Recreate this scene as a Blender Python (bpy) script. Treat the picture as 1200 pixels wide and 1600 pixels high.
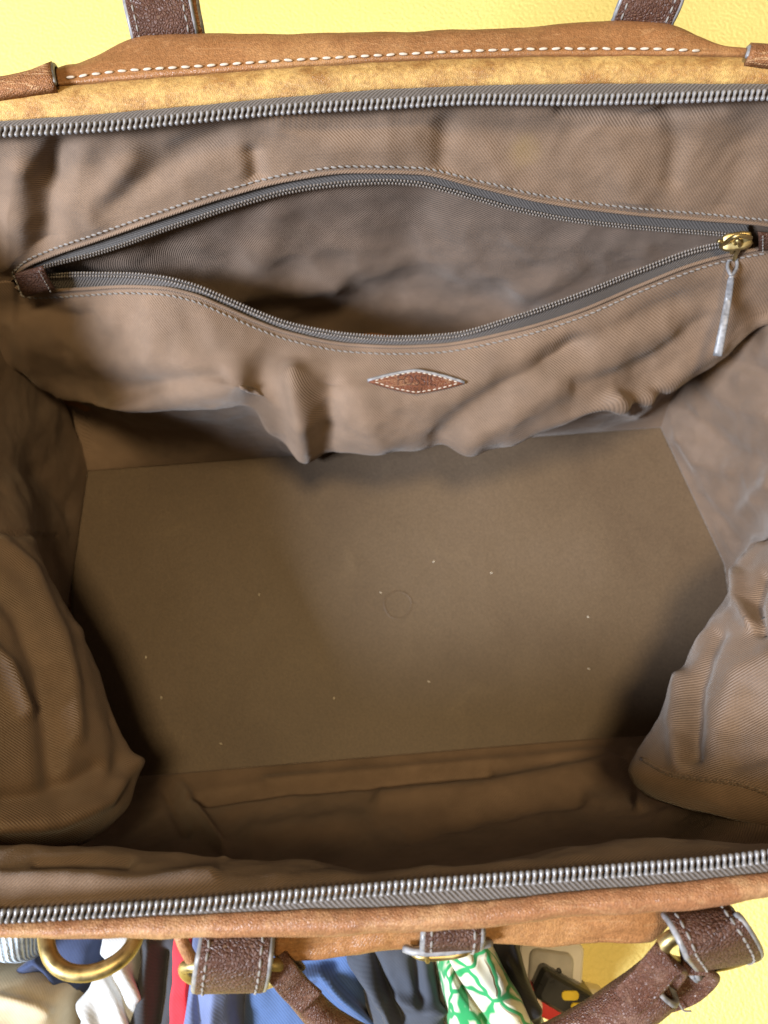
import bpy, math, random
import numpy as np
from mathutils import Vector, Matrix, noise
random.seed(4)
rng = np.random.default_rng(4)
for o in list(bpy.data.objects): bpy.data.objects.remove(o)
scene = bpy.context.scene
C = scene.collection

# ------------------------------------------------------------ camera, world, lamps, exposure
H, TILT, F = 0.637, math.radians(13.5), 1209.0
cd = bpy.data.cameras.new('camera'); cam = bpy.data.objects.new('camera', cd); C.objects.link(cam)
cam.location = (0, 0, H); cam.rotation_euler = (TILT, 0, 0)
cd.sensor_fit = 'VERTICAL'; cd.sensor_height = 36; cd.lens = 36 * F / 1600
cd.clip_start = 0.01; cd.clip_end = 50
cd.dof.use_dof = True; cd.dof.focus_distance = 0.40; cd.dof.aperture_fstop = cd.lens / 3.2
scene.camera = cam
w = bpy.data.worlds.new('World'); scene.world = w; w.use_nodes = True
bg = w.node_tree.nodes['Background']; bg.inputs[0].default_value = (1.0, 0.76, 0.44, 1); bg.inputs[1].default_value = 0.145
def area(name, loc, target, size, power, col):
    l = bpy.data.lights.new(name, 'AREA'); l.shape = 'RECTANGLE'; l.size, l.size_y = size; l.energy = power; l.color = col
    o = bpy.data.objects.new(name, l); C.objects.link(o); o.location = loc
    o.rotation_euler = (Vector(target) - Vector(loc)).to_track_quat('-Z', 'Y').to_euler()
area('window_light', (-1.42, -0.62, 1.56), (0.05, 0.15, 0.2), (0.45, 0.55), 132, (0.82, 0.88, 1.0))
area('ceiling_light', (0.06, 0.06, 2.0), (0.03, 0.1, 0.1), (0.3, 0.3), 25, (1.0, 0.74, 0.40))
scene.view_settings.view_transform = 'Standard'; scene.view_settings.look = 'None'
scene.view_settings.exposure = 0.0; scene.view_settings.gamma = 1.0

# ------------------------------------------------------------ geometry helpers
ct, st = math.cos(TILT), math.sin(TILT)
CAM = np.array([0, 0, H])
def ray(px, py):
    x = (px - 600) / F; y = (800 - py) / F
    return np.array([x, y * ct + st, y * st - ct])
def az(px, py, z): d = ray(px, py); return CAM + d * ((z - H) / d[2])
def ay(px, py, Y): d = ray(px, py); return CAM + d * (Y / d[1])
def proj(P):
    r = np.asarray(P) - CAM
    yc = r[..., 1] * ct + r[..., 2] * st; zc = -(-r[..., 1] * st + r[..., 2] * ct)
    return 600 + F * r[..., 0] / zc, 800 - F * yc / zc, zc
def pchip(x, y, q):
    x = np.asarray(x, float); y = np.asarray(y, float); q = np.asarray(q, float)
    one = y.ndim == 1
    if one: y = y[:, None]
    h = np.diff(x)[:, None]; d = np.diff(y, axis=0) / h
    m = np.zeros_like(y); m[0] = d[0]; m[-1] = d[-1]
    if len(x) > 2:
        a, b = d[:-1], d[1:]; w1 = 2 * h[1:] + h[:-1]; w2 = h[1:] + 2 * h[:-1]
        ok = (a * b) > 0
        with np.errstate(divide='ignore', invalid='ignore'):
            hm = (w1 + w2) / (w1 / a + w2 / b)
        m[1:-1] = np.where(ok, hm, 0)
    i = np.clip(np.searchsorted(x, q) - 1, 0, len(x) - 2)
    hh = h[i]; t = ((q - x[i])[:, None]) / hh
    r = (2*t**3-3*t**2+1)*y[i] + (t**3-2*t**2+t)*hh*m[i] + (-2*t**3+3*t**2)*y[i+1] + (t**3-t**2)*hh*m[i+1]
    return r[:, 0] if one else r
def crom(pts, n, closed=False):
    """smooth curve through points, n samples by arc length"""
    p = np.asarray(pts, float)
    if closed: p = np.vstack([p, p[:1]])
    s = np.r_[0, np.cumsum(np.linalg.norm(np.diff(p, axis=0), axis=1))]
    m = np.zeros_like(p)
    m[1:-1] = (p[2:] - p[:-2]) / (s[2:] - s[:-2])[:, None]
    m[0] = (p[1] - p[0]) / (s[1] - s[0]); m[-1] = (p[-1] - p[-2]) / (s[-1] - s[-2])
    if closed: m[0] = m[-1] = (p[1] - p[-2]) / (s[1] - s[0] + s[-1] - s[-2])
    def ev(q):
        i = np.clip(np.searchsorted(s, q) - 1, 0, len(s) - 2); hh = (s[i+1] - s[i])[:, None]; t = (q - s[i])[:, None] / hh
        return (2*t**3-3*t**2+1)*p[i] + (t**3-2*t**2+t)*hh*m[i] + (-2*t**3+3*t**2)*p[i+1] + (t**3-t**2)*hh*m[i+1]
    dense = ev(np.linspace(0, s[-1], n * 6))
    return resample(dense, n)
def resample(p, n):
    s = np.r_[0, np.cumsum(np.linalg.norm(np.diff(p, axis=0), axis=1))]
    q = np.linspace(0, s[-1], n)
    return np.stack([np.interp(q, s, p[:, k]) for k in range(3)], 1)
def line(keys, px):
    k = np.asarray(keys, float)
    return pchip(k[:, 0], k[:, 1:], px)
def rowY(keys, px): v = line(keys, px); return np.array([ay(x, a, b) for x, (a, b) in zip(px, v)])
def rowZ(keys, px, z=None):
    v = line(keys, px)
    return np.array([az(x, a[0], z if z is not None else a[1]) for x, a in zip(px, v)])
def loft(rows, nv):
    R = np.array(rows)                      # nr, nu, 3
    d = np.r_[0, np.cumsum(np.maximum(np.linalg.norm(np.diff(R, axis=0), axis=2).mean(1), 1e-4))]
    q = np.linspace(0, d[-1], nv)
    return pchip(d, R.reshape(len(rows), -1), q).reshape(nv, R.shape[1], 3)
def normals(P):
    du = np.gradient(P, axis=1); dv = np.gradient(P, axis=0)
    n = np.cross(du, dv); n /= np.linalg.norm(n, axis=2, keepdims=True) + 1e-12
    return n
def seg_dist(x, y, pts):
    best = np.full(x.shape, 1e9)
    for (x0, y0), (x1, y1) in zip(pts[:-1], pts[1:]):
        dx, dy = x1 - x0, y1 - y0
        t = np.clip(((x - x0) * dx + (y - y0) * dy) / (dx*dx + dy*dy + 1e-9), 0, 1)
        best = np.minimum(best, np.hypot(x - x0 - t*dx, y - y0 - t*dy))
    return best
LAST = [None]
def wrinkle(P, folds=(), amp=0.0012, scale=22, fine=0.0003, seed=0, mask=None, stretch=(1, 1, 1), crease=0.0, gain=1.0):
    LAST[0] = P; n = normals(P)
    px, py, _ = proj(P)
    tocam = CAM - P
    n *= np.sign((n * tocam).sum(2).mean() + 1e-9)
    d = np.zeros(px.shape)
    for pts, wd, h in folds:
        d += gain * h * np.exp(-(seg_dist(px, py, pts) / wd) ** 2)
    flat = P.reshape(-1, 3) * np.array(stretch)
    nz = np.array([noise.noise(Vector(p * scale) + Vector((seed, seed*2, 3))) + 0.45 * noise.noise(Vector(p * scale * 2.3) + Vector((seed*3, 1, seed))) for p in flat]).reshape(px.shape)
    d += amp * nz
    if crease:
        d += crease * np.array([.5 - 1.6*abs(noise.noise(Vector((p[0]*34, p[1]*22, p[2]*26)) + Vector((seed*1.7, 5, 1)))) + .25*(.5 - 1.6*abs(noise.noise(Vector((p[0]*60, p[1]*75, p[2]*60)) + Vector((1, seed, 2))))) for p in flat]).reshape(px.shape)
    if fine:
        d += fine * np.array([noise.noise(Vector(p * 140)) for p in flat]).reshape(px.shape)
    if mask is not None: d *= mask
    return P + n * d[..., None]
# ------------------------------------------------------------ objects
def tag(o, label=None, cat=None, group=None, kind=None):
    for k, v in (('label', label), ('category', cat), ('group', group), ('kind', kind)):
        if v: o[k] = v
    return o
def empty(name, loc, label, cat, group=None):
    o = bpy.data.objects.new(name, None); C.objects.link(o); o.location = loc; o.empty_display_size = 0.02
    return tag(o, label, cat, group)
def link(name, me, mat, parent=None, smooth=True):
    if mat and not me.materials: me.materials.append(mat)
    if smooth:
        me.polygons.foreach_set('use_smooth', np.ones(len(me.polygons), bool))
    o = bpy.data.objects.new(name, me); C.objects.link(o)
    if parent is not None:
        o.parent = parent
        if parent.type == 'EMPTY': o.matrix_parent_inverse = Matrix.Translation(-parent.location)
    return o
def mesh(name, v, f, mat, parent=None, uv=None, smooth=True):
    me = bpy.data.meshes.new(name)
    me.from_pydata([tuple(p) for p in np.asarray(v)], [], [tuple(int(i) for i in q) for q in f]); me.update()
    if uv is not None:
        l = me.uv_layers.new(name='UVMap'); idx = np.zeros(len(me.loops), int); me.loops.foreach_get('vertex_index', idx)
        l.data.foreach_set('uv', np.asarray(uv, float)[idx].ravel())
    return link(name, me, mat, parent, smooth)
def grid_faces(nv, nu, wrap=False):
    f = []
    for j in range(nv - 1):
        for i in range(nu if wrap else nu - 1):
            k = (i + 1) % nu
            f.append((j*nu+i, j*nu+k, (j+1)*nu+k, (j+1)*nu+i))
    return f
def grid_uv(P):
    u = np.concatenate([np.zeros((P.shape[0], 1)), np.cumsum(np.linalg.norm(np.diff(P, axis=1), axis=2), 1)], 1)
    v = np.concatenate([np.zeros((1, P.shape[1])), np.cumsum(np.linalg.norm(np.diff(P, axis=0), axis=2), 0)], 0)
    u -= u[:, u.shape[1]//2][:, None]
    return np.stack([u.ravel(), v.ravel()], 1)
def sheet(name, P, mat, parent=None, thick=0.0, base=None):
    nv, nu = P.shape[:2]
    f = grid_faces(nv, nu)
    # face the camera
    n = normals(P); s = (n * (CAM - P)).sum(2).mean()
    if s > 0: pass
    else: f = [q[::-1] for q in f]
    o = mesh(name, P.reshape(-1, 3), f, mat, parent, grid_uv(P if base is None else base))
    if thick:
        m = o.modifiers.new('solid', 'SOLIDIFY'); m.thickness = thick; m.offset = -1
    return o
def frames(path, up):
    T = np.gradient(path, axis=0); T /= np.linalg.norm(T, axis=1, keepdims=True) + 1e-12
    U = np.broadcast_to(np.asarray(up, float), T.shape)
    S = np.cross(T, U); S /= np.linalg.norm(S, axis=1, keepdims=True) + 1e-12
    U = np.cross(S, T)
    return T, S, U
def sweep(name, path, prof, mat, parent=None, up=(0, 0, 1), side=None, closed=False, scale=None, caps=True):
    """prof: (a, b) pairs: a along side, b along up"""
    path = np.asarray(path, float); n = len(path); prof = np.asarray(prof, float); m = len(prof)
    T, S, U = frames(path, up)
    if closed:
        T = np.roll(path, -1, 0) - np.roll(path, 1, 0); T /= np.linalg.norm(T, axis=1, keepdims=True)
        S = np.cross(T, np.broadcast_to(np.asarray(up, float), T.shape)); S /= np.linalg.norm(S, axis=1, keepdims=True); U = np.cross(S, T)
    if side is not None:
        S = np.broadcast_to(np.asarray(side, float), T.shape).copy(); S -= T * (S * T).sum(1, keepdims=True); S /= np.linalg.norm(S, axis=1, keepdims=True); U = np.cross(S, T)
    sc = np.ones(n) if scale is None else np.asarray(scale, float)
    V = path[:, None] + sc[:, None, None] * (S[:, None] * prof[None, :, :1] + U[:, None] * prof[None, :, 1:2])
    f = []
    for j in range(n if closed else n - 1):
        jj = (j + 1) % n
        for i in range(m):
            k = (i + 1) % m; f.append((j*m+i, jj*m+i, jj*m+k, j*m+k))
    if caps and not closed: f += [tuple(range(m))[::1], tuple(range((n-1)*m, n*m))[::-1]]
    ln = np.r_[0, np.cumsum(np.linalg.norm(np.diff(path, axis=0), axis=1))]
    pl = np.r_[0, np.cumsum(np.linalg.norm(np.diff(prof, axis=0), axis=1))]
    uv = np.stack(np.broadcast_arrays(ln[:, None], pl[None, :]), -1).reshape(-1, 2)
    return mesh(name, V.reshape(-1, 3), f, mat, parent, uv)
def round_prof(w, t, r=None, k=3):
    r = min(w, t) * 0.45 if r is None else r
    out = []
    for cx, cy, a0 in ((w/2-r, t/2-r, 0), (-w/2+r, t/2-r, 90), (-w/2+r, -t/2+r, 180), (w/2-r, -t/2+r, 270)):
        for i in range(k + 1):
            a = math.radians(a0 + 90 * i / k); out.append((cx + r*math.cos(a), cy + r*math.sin(a)))
    return out
def circ(r, k=12, e=1.0): return [(r*math.cos(2*math.pi*i/k), r*e*math.sin(2*math.pi*i/k)) for i in range(k)]
def tube(name, path, r, mat, parent=None, closed=False, k=12, up=(0, 0, 1), scale=None): return sweep(name, path, circ(r, k), mat, parent, up, None, closed, scale)
def pod(L, r, k=6, rings=((-1, .25), (-.6, .85), (0, 1), (.6, .85), (1, .25))):
    v = [(a*L/2, r*b*math.cos(2*math.pi*i/k), r*b*math.sin(2*math.pi*i/k)) for a, b in rings for i in range(k)]
    f = [(j*k+i, j*k+(i+1) % k, (j+1)*k+(i+1) % k, (j+1)*k+i) for j in range(len(rings)-1) for i in range(k)]
    f += [tuple(range(k))[::-1], tuple(range((len(rings)-1)*k, len(rings)*k))]
    return np.array(v), f
def pods(name, pts, dirs, ups, L, r, mat, parent, flat=1.0, rings=None, jitter=0.0):
    """many small rounded bodies joined in one mesh"""
    v0, f0 = pod(L, r, 6, rings) if rings else pod(L, r)
    V, Fc = [], []
    for p, t, u in zip(pts, dirs, ups):
        t = t / (np.linalg.norm(t) + 1e-12); s = np.cross(t, u); s /= np.linalg.norm(s) + 1e-12; u2 = np.cross(s, t)
        if jitter:
            a = rng.normal(0, jitter); t, s = t*math.cos(a) + s*math.sin(a), s*math.cos(a) - t*math.sin(a)
        b = len(V) * len(v0); V.append(p + v0[:, :1]*t + v0[:, 1:2]*s + v0[:, 2:3]*u2*flat); Fc += [tuple(i + b for i in q) for q in f0]
    return tag(mesh(name, np.vstack(V), Fc, mat, parent), kind='stuff')
def along(path, pitch):
    s = np.r_[0, np.cumsum(np.linalg.norm(np.diff(path, axis=0), axis=1))]
    q = np.arange(pitch/2, s[-1], pitch)
    g = lambda k: np.stack([np.interp(q + k, s, path[:, c]) for c in range(3)], 1)
    return g(0), g(pitch*.4) - g(-pitch*.4)
def snap(P, pp, lift=0.0006):
    """points of surface grid P seen at pixels pp (n,2), moved a little towards the viewer side of the cloth"""
    px, py, zc = proj(P); px, py, zc = px.ravel(), py.ravel(), zc.ravel(); out = []
    for x, y in pp:
        d = np.hypot(px - x, py - y); i = np.argsort(d)[:6]
        i = i[zc[i] < zc[i].min() + 0.015]; wt = 1 / (d[i] + .3)
        D = (zc[i] * wt).sum() / wt.sum() - lift
        out.append(CAM + ray(x, y) * D)
    return np.array(out)
def pxline(keys, n):
    k = np.asarray(keys, float); x = np.linspace(k[0, 0], k[-1, 0], n)
    return np.stack([x, pchip(k[:, 0], k[:, 1], x)], 1)
def stitch(name, path, pitch, L, r, mat, parent, skew=0.0, up=None):
    p, t = along(path, pitch); t = t / np.linalg.norm(t, axis=1, keepdims=True)
    u = CAM - p if up is None else np.broadcast_to(np.asarray(up, float), p.shape)
    if skew:
        s = np.cross(t, u); s /= np.linalg.norm(s, axis=1, keepdims=True); t = t + s * skew
    return pods(name, p, t, u, L, r, mat, parent, jitter=0.06)

# ------------------------------------------------------------ materials
def nt(name):
    m = bpy.data.materials.new(name); m.use_nodes = True; t = m.node_tree; return m, t, t.nodes, t.links, t.nodes['Principled BSDF']
def N(t, kind, **kw):
    n = t.nodes.new(kind)
    for k, v in kw.items():
        if k in n.inputs: n.inputs[k].default_value = v
        else: setattr(n, k, v)
    return n
def ramp(t, fac, stops):
    r = t.nodes.new('ShaderNodeValToRGB'); e = r.color_ramp.elements
    while len(e) < len(stops): e.new(0.5)
    for x, (p, c) in zip(e, stops): x.position = p; x.color = (*c, 1) if len(c) == 3 else c
    t.links.new(fac, r.inputs[0]); return r.outputs[0]
def mixc(t, fac, a, b, mode='MIX'):
    m = t.nodes.new('ShaderNodeMix'); m.data_type = 'RGBA'; m.blend_type = mode
    for s, v in ((m.inputs[0], fac), (m.inputs[6], a), (m.inputs[7], b)):
        if hasattr(v, 'is_linked'): t.links.new(v, s)
        elif isinstance(v, tuple): s.default_value = (*v, 1)
        else: s.default_value = v
    return m.outputs[2]
def addm(t, a, b, fb=1.0):
    m = t.nodes.new('ShaderNodeMath'); m.operation = 'MULTIPLY_ADD'; t.links.new(b, m.inputs[0]); m.inputs[1].default_value = fb; t.links.new(a, m.inputs[2]); return m.outputs[0]
def bump(t, b, h, dist, strength=1.0):
    n = t.nodes.new('ShaderNodeBump'); n.inputs['Strength'].default_value = strength; n.inputs['Distance'].default_value = dist
    t.links.new(h, n.inputs['Height']); t.links.new(n.outputs[0], b.inputs['Normal'])
def tex(t, kind, vec, **kw):
    n = N(t, kind, **kw)
    if vec is not None: t.links.new(vec, n.inputs['Vector'])
    return n
def coords(t, out='Object', scale=(1, 1, 1), rot=0):
    c = t.nodes.new('ShaderNodeTexCoord'); m = t.nodes.new('ShaderNodeMapping'); m.inputs['Scale'].default_value = scale; m.inputs['Rotation'].default_value = (0, 0, rot)
    t.links.new(c.outputs[out], m.inputs[0]); return m.outputs[0]
def fabric(name, col, period=0.0013, contrast=0.13, angle=0.75, rough=0.74, sheen=0.13, stain=0.18, bumpd=0.00022, spec=0.3, dist=.5, spot=None):
    m, t, nd, lk, b = nt(name)
    uv = coords(t, 'UV', rot=angle); ob = coords(t)
    wv = tex(t, 'ShaderNodeTexWave', uv, Scale=2*math.pi/20/period, Distortion=dist, Detail=1.0); wv.inputs['Detail Scale'].default_value = 0.25
    gr = tex(t, 'ShaderNodeTexNoise', coords(t, 'UV', (900, 900, 1)), Scale=1.0, Detail=3)
    big = tex(t, 'ShaderNodeTexNoise', ob, Scale=9, Detail=5, Roughness=.6)
    slub = tex(t, 'ShaderNodeTexNoise', coords(t, 'UV', (60, 900, 1)), Scale=1.0, Detail=2)
    h = addm(t, wv.outputs[0], gr.outputs[0], .9); h = addm(t, h, slub.outputs[0], .5)
    lo = tuple(c*(1-contrast*1.6) for c in col); hi = tuple(min(1, c*(1+contrast*1.6)) for c in col)
    c1 = ramp(t, addm(t, wv.outputs[0], gr.outputs[0], .8), [(0.25, lo), (1.15 if False else 1.0, hi)])
    c2 = ramp(t, big.outputs[0], [(0.3, (1-stain,)*3), (0.7, (1+stain*.6,)*3)])
    rub = tex(t, 'ShaderNodeTexNoise', ob, Scale=38, Detail=7, Roughness=.65)
    cc = mixc(t, 1.0, c1, c2, 'MULTIPLY')
    cc = mixc(t, 1.0, cc, ramp(t, rub.outputs[0], [(0.3, (1-stain*.9,)*3), (0.68, (1+stain*.9,)*3)]), 'MULTIPLY')
    if spot:                                # an old yellowish stain in the cloth
        d = N(t, 'ShaderNodeVectorMath', operation='DISTANCE'); lk.new(ob, d.inputs[0]); d.inputs[1].default_value = spot[0]
        wob = addm(t, d.outputs['Value'], rub.outputs[0], .012)
        cc = mixc(t, ramp(t, wob, [(spot[1]*.55, (.5,)*3), (spot[1], (0, 0, 0))]), cc, spot[2])
    lk.new(cc, b.inputs['Base Color'])
    b.inputs['Roughness'].default_value = rough; b.inputs['Sheen Weight'].default_value = sheen; b.inputs['Sheen Roughness'].default_value = .45
    b.inputs['Sheen Tint'].default_value = (1, .95, .88, 1); b.inputs['Specular IOR Level'].default_value = spec
    bump(t, b, h, bumpd)
    return m
def leather(name, col, wear, wearpos=(0.5, 0.7), pebble=0.0012, rough=0.45, bumpd=0.0003, scratch=0.5, scr=(0.8, 0.55, 0.3), wscale=30, dark=0.55):
    m, t, nd, lk, b = nt(name); ob = coords(t)
    n1 = tex(t, 'ShaderNodeTexNoise', ob, Scale=wscale, Detail=8, Roughness=.72)
    n2 = tex(t, 'ShaderNodeTexNoise', ob, Scale=8, Detail=3)
    vo = tex(t, 'ShaderNodeTexVoronoi', ob, Scale=1/pebble, feature='DISTANCE_TO_EDGE')
    fine = tex(t, 'ShaderNodeTexNoise', ob, Scale=600, Detail=4)
    sn = tex(t, 'ShaderNodeTexNoise', coords(t, 'Object', (14, 90, 60), .5), Scale=1.4, Detail=6, Distortion=1.2)
    c = ramp(t, n2.outputs[0], [(0.3, tuple(x*dark for x in col)), (0.65, col)])
    c = mixc(t, ramp(t, n1.outputs[0], [(wearpos[0], (0, 0, 0)), (wearpos[1], (1, 1, 1))]), c, wear)
    sc = ramp(t, sn.outputs[0], [(0.485, (0, 0, 0)), (0.5, (scratch,)*3), (0.515, (0, 0, 0))])
    c = mixc(t, sc, c, scr)
    c = mixc(t, 1.0, c, ramp(t, fine.outputs[0], [(0.3, (.72,)*3), (0.7, (1.1,)*3)]), 'MULTIPLY')
    lk.new(c, b.inputs['Base Color'])
    rr = ramp(t, n1.outputs[0], [(0.35, (rough,)*3), (0.7, (min(1, rough+.3),)*3)]); lk.new(rr, b.inputs['Roughness'])
    b.inputs['Specular IOR Level'].default_value = .4
    h = addm(t, ramp(t, vo.outputs[0], [(0, (0, 0, 0)), (0.25, (1, 1, 1))]), n1.outputs[0], 1.2); h = addm(t, h, fine.outputs[0], .6)
    bump(t, b, h, bumpd); return m
def plain(name, col, rough=.5, metal=0.0, var=.25, scale=60, bumpd=0.0001, sheen=0.0):
    m, t, nd, lk, b = nt(name); n = tex(t, 'ShaderNodeTexNoise', coords(t), Scale=scale, Detail=5)
    lk.new(ramp(t, n.outputs[0], [(0.3, tuple(c*(1-var) for c in col)), (0.7, tuple(min(1, c*(1+var*.5)) for c in col))]), b.inputs['Base Color'])
    lk.new(ramp(t, n.outputs[0], [(0.3, (max(0, rough-.1),)*3), (0.7, (min(1, rough+.12),)*3)]), b.inputs['Roughness'])
    b.inputs['Metallic'].default_value = metal; b.inputs['Sheen Weight'].default_value = sheen
    if bumpd: bump(t, b, n.outputs[0], bumpd)
    return m
M = {}
LIN = (0.150, 0.102, 0.070)
M['lining'] = fabric('brown_twill', LIN)
M['stained'] = fabric('stained_twill', LIN, spot=(tuple(ay(822, 248, .283)), .020, (.26, .18, .07)))
M['inner'] = fabric('pocket_twill', (0.140, 0.097, 0.070), angle=-.75)
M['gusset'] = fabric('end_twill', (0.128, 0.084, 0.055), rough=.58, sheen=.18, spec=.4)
M['board'] = None
M['tan'] = leather('tan_leather', (0.29, 0.135, 0.052), (0.41, 0.225, 0.085), (.5, .8), scr=(.5, .32, .16), scratch=.22, rough=.3, bumpd=.00012, wscale=18, dark=.75)
M['tanpale'] = leather('worn_tan_leather', (0.30, 0.14, 0.066), (0.47, 0.29, 0.145), (.5, .74), wscale=38, rough=.32, scr=(.55, .36, .2), scratch=.25, bumpd=.00014, dark=.8)
M['suede'] = leather('rubbed_leather', (0.33, 0.165, 0.048), (0.56, 0.37, 0.125), (.38, .66), scratch=.15, wscale=70, rough=.45, pebble=.0009, bumpd=.00015, dark=.75)
M['dark'] = leather('dark_leather', (0.090, 0.040, 0.026), (0.16, 0.085, 0.06), (.5, .75), pebble=.0016, rough=.38, bumpd=.0004, scr=(.2, .12, .09), scratch=.25)
M['patch'] = leather('patch_leather', (0.17, 0.058, 0.026), (0.24, 0.09, 0.045), (.5, .8), pebble=.001, rough=.4, scratch=.2)
M['edge'] = plain('painted_edge', (0.20, 0.205, 0.22), .4, var=.45, scale=300)
M['thread'] = plain('grey_thread', (0.19, 0.18, 0.17), .7, var=.3, scale=500, sheen=.3)
M['threadpale'] = plain('pale_thread', (0.50, 0.43, 0.35), .7, var=.2, scale=500)
M['brownthread'] = plain('brown_thread', (0.10, 0.075, 0.05), .7)
M['brass'] = plain('aged_brass', (0.42, 0.33, 0.15), .45, 1.0, var=.35, scale=180)
M['coil'] = plain('zip_coil', (0.19, 0.187, 0.19), .3, .0, var=.15, scale=300)
M['coildark'] = plain('pocket_zip_coil', (0.15, 0.132, 0.118), .28, .0, var=.15, scale=300)
M['tape'] = fabric('zip_tape', (0.085, 0.076, 0.070), period=.0016, contrast=.3, rough=.8, stain=.05, bumpd=.0004)
M['shell'] = leather('shell_leather', (0.30, 0.13, 0.05), (0.45, 0.24, 0.10), (.55, .75))

# board cloth: smooth, faintly mottled
m, t, nd, lk, b = nt('board_cloth'); ob = coords(t)
n1 = tex(t, 'ShaderNodeTexNoise', ob, Scale=7, Detail=6, Roughness=.55); n2 = tex(t, 'ShaderNodeTexNoise', ob, Scale=700, Detail=3); n3 = tex(t, 'ShaderNodeTexNoise', ob, Scale=26, Detail=5, Distortion=.6)
c = ramp(t, n1.outputs[0], [(0.3, (0.078, 0.049, 0.028)), (0.5, (0.100, 0.066, 0.038)), (0.75, (0.112, 0.076, 0.048))])
c = mixc(t, ramp(t, n3.outputs[0], [(0.62, (0, 0, 0)), (0.74, (.28,)*3)]), c, (0.15, 0.105, 0.06))
c = mixc(t, 1.0, c, ramp(t, n2.outputs[0], [(0.3, (.8,)*3), (0.7, (1.08,)*3)]), 'MULTIPLY')
lk.new(c, b.inputs['Base Color']); b.inputs['Roughness'].default_value = .55; b.inputs['Specular IOR Level'].default_value = .45
bump(t, b, addm(t, n2.outputs[0], n3.outputs[0], 3.0), .00012); M['board'] = m

# ------------------------------------------------------------ setting: the yellow plaster surface
m, t, nd, lk, b = nt('yellow_plaster'); ob = coords(t)
n1 = tex(t, 'ShaderNodeTexNoise', ob, Scale=330, Detail=3, Roughness=.5); n2 = tex(t, 'ShaderNodeTexNoise', ob, Scale=3, Detail=4)
lk.new(ramp(t, n2.outputs[0], [(0.3, (0.80, 0.65, 0.20)), (0.7, (0.83, 0.70, 0.24))]), b.inputs['Base Color']); b.inputs['Roughness'].default_value = .7
bump(t, b, ramp(t, n1.outputs[0], [(0.35, (0,)*3), (0.65, (1,)*3)]), .0011, .6)
fl = mesh('floor', [(-4, -4, 0), (4, -4, 0), (4, 4, 0), (-4, 4, 0)], [(0, 1, 2, 3)], m); tag(fl, kind='structure')

# ------------------------------------------------------------ the bag
bag = empty('travel_bag', (0.01, 0.08, 0.0), 'open tan leather travel bag with brown lining, brass rings and dark straps', 'bag')
PXB = np.linspace(-190, 1390, 330)
RIMZ = 0.300
zip_back = [(-190, 224), (0, 208), (150, 200), (300, 186), (450, 172), (600, 164), (750, 157), (880, 158), (1000, 156), (1100, 153), (1200, 150), (1390, 150)]
up_keys = [(-190, 520, .240), (18, 440, .2545), (34, 420, .2555), (75, 401, .258), (150, 375, .262), (250, 340, .268), (350, 307, .274), (450, 281, .279), (550, 268, .281), (650, 270, .282), (750, 292, .280), (850, 315, .277), (1000, 335, .276), (1100, 343, .276), (1200, 352, .276), (1238, 368, .274), (1390, 340, .280)]
lo_keys = [(-190, 520, .240), (18, 440, .2545), (34, 456, .2550), (125, 452, .252), (200, 448, .250), (250, 450, .247), (300, 460, .243), (350, 480, .238), (400, 502, .233), (450, 520, .228), (550, 539, .222), (620, 542, .220), (680, 540, .220), (800, 518, .226), (900, 488, .236), (1000, 446, .250), (1075, 416, .258), (1130, 400, .264), (1200, 385, .269), (1238, 368, .274), (1390, 340, .280)]
A0 = rowZ(zip_back, PXB, RIMZ - .001) + np.array([0, .004, 0])
U0 = rowY(up_keys, PXB)
pa = np.array([proj(p)[:2] for p in A0]); pu = np.array([proj(p)[:2] for p in U0])
def midrow(f, dy):
    return np.array([ay(a[0]*(1-f)+c[0]*f, a[1]*(1-f)+c[1]*f, (A[1]*(1-f)+U[1]*f)+dy) for a, c, A, U in zip(pa, pu, A0, U0)])
back = loft([A0, midrow(.33, .003), midrow(.7, .001), U0], 110)
fm = np.ones(back.shape[:2]) * np.minimum(1, np.minimum(np.arange(110)/12, np.arange(109, -1, -1)/14))[:, None]
back = wrinkle(back, [([(95, 235), (75, 300), (70, 380)], 24, -.004), ([(30, 260), (15, 400)], 26, .003), ([(160, 330), (300, 230), (340, 212)], 22, -.0022), ([(200, 250), (150, 340)], 26, .0026),
    ([(395, 240), (400, 275)], 14, -.003), ([(440, 200), (520, 225), (640, 215)], 26, .002), ([(700, 200), (690, 255)], 20, -.002), ([(1045, 175), (1060, 220), (1050, 280)], 18, -.002), ([(880, 170), (1000, 185), (1120, 170)], 12, -.002), ([(960, 230), (985, 320)], 40, .002), ([(1180, 190), (1130, 330)], 30, -.002)], .0016, 26, .00025, 1, fm, crease=.0011, gain=1.7)
o_back = sheet('back_lining', back, M['stained'], bag, .0012, base=LAST[0])

# pocket panel below the pocket zip: sags forward, then tucks under to the base
def Ybk(x): return 0.207 + 0.080 * x          # back and front edges of the base board
def Yfr(x): return -0.0465 + 0.080 * x
L0 = rowY(lo_keys, PXB)
L1 = rowY([(-190, 570, .236), (22, 490, .245), (250, 510, .226), (450, 578, .203), (620, 608, .192), (800, 588, .199), (950, 535, .222), (1100, 475, .247), (1200, 437, .258), (1390, 400, .27)], PXB)
L2 = rowY([(-190, 610, .230), (22, 530, .235), (150, 598, .216), (250, 598, .200), (370, 605, .189), (450, 645, .182), (620, 668, .174), (790, 655, .180), (900, 610, .197), (1000, 582, .214), (1100, 532, .234), (1200, 485, .250), (1390, 455, .262)], PXB)
L3 = rowY([(-190, 650, .222), (22, 575, .225), (100, 625, .215), (190, 640, .192), (300, 637, .188), (370, 634, .186), (440, 688, .176), (500, 707, .171), (600, 705, .167), (790, 695, .171), (850, 672, .178), (950, 636, .190), (1060, 600, .215), (1120, 565, .230), (1200, 505, .244), (1390, 475, .255)], PXB)
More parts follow.
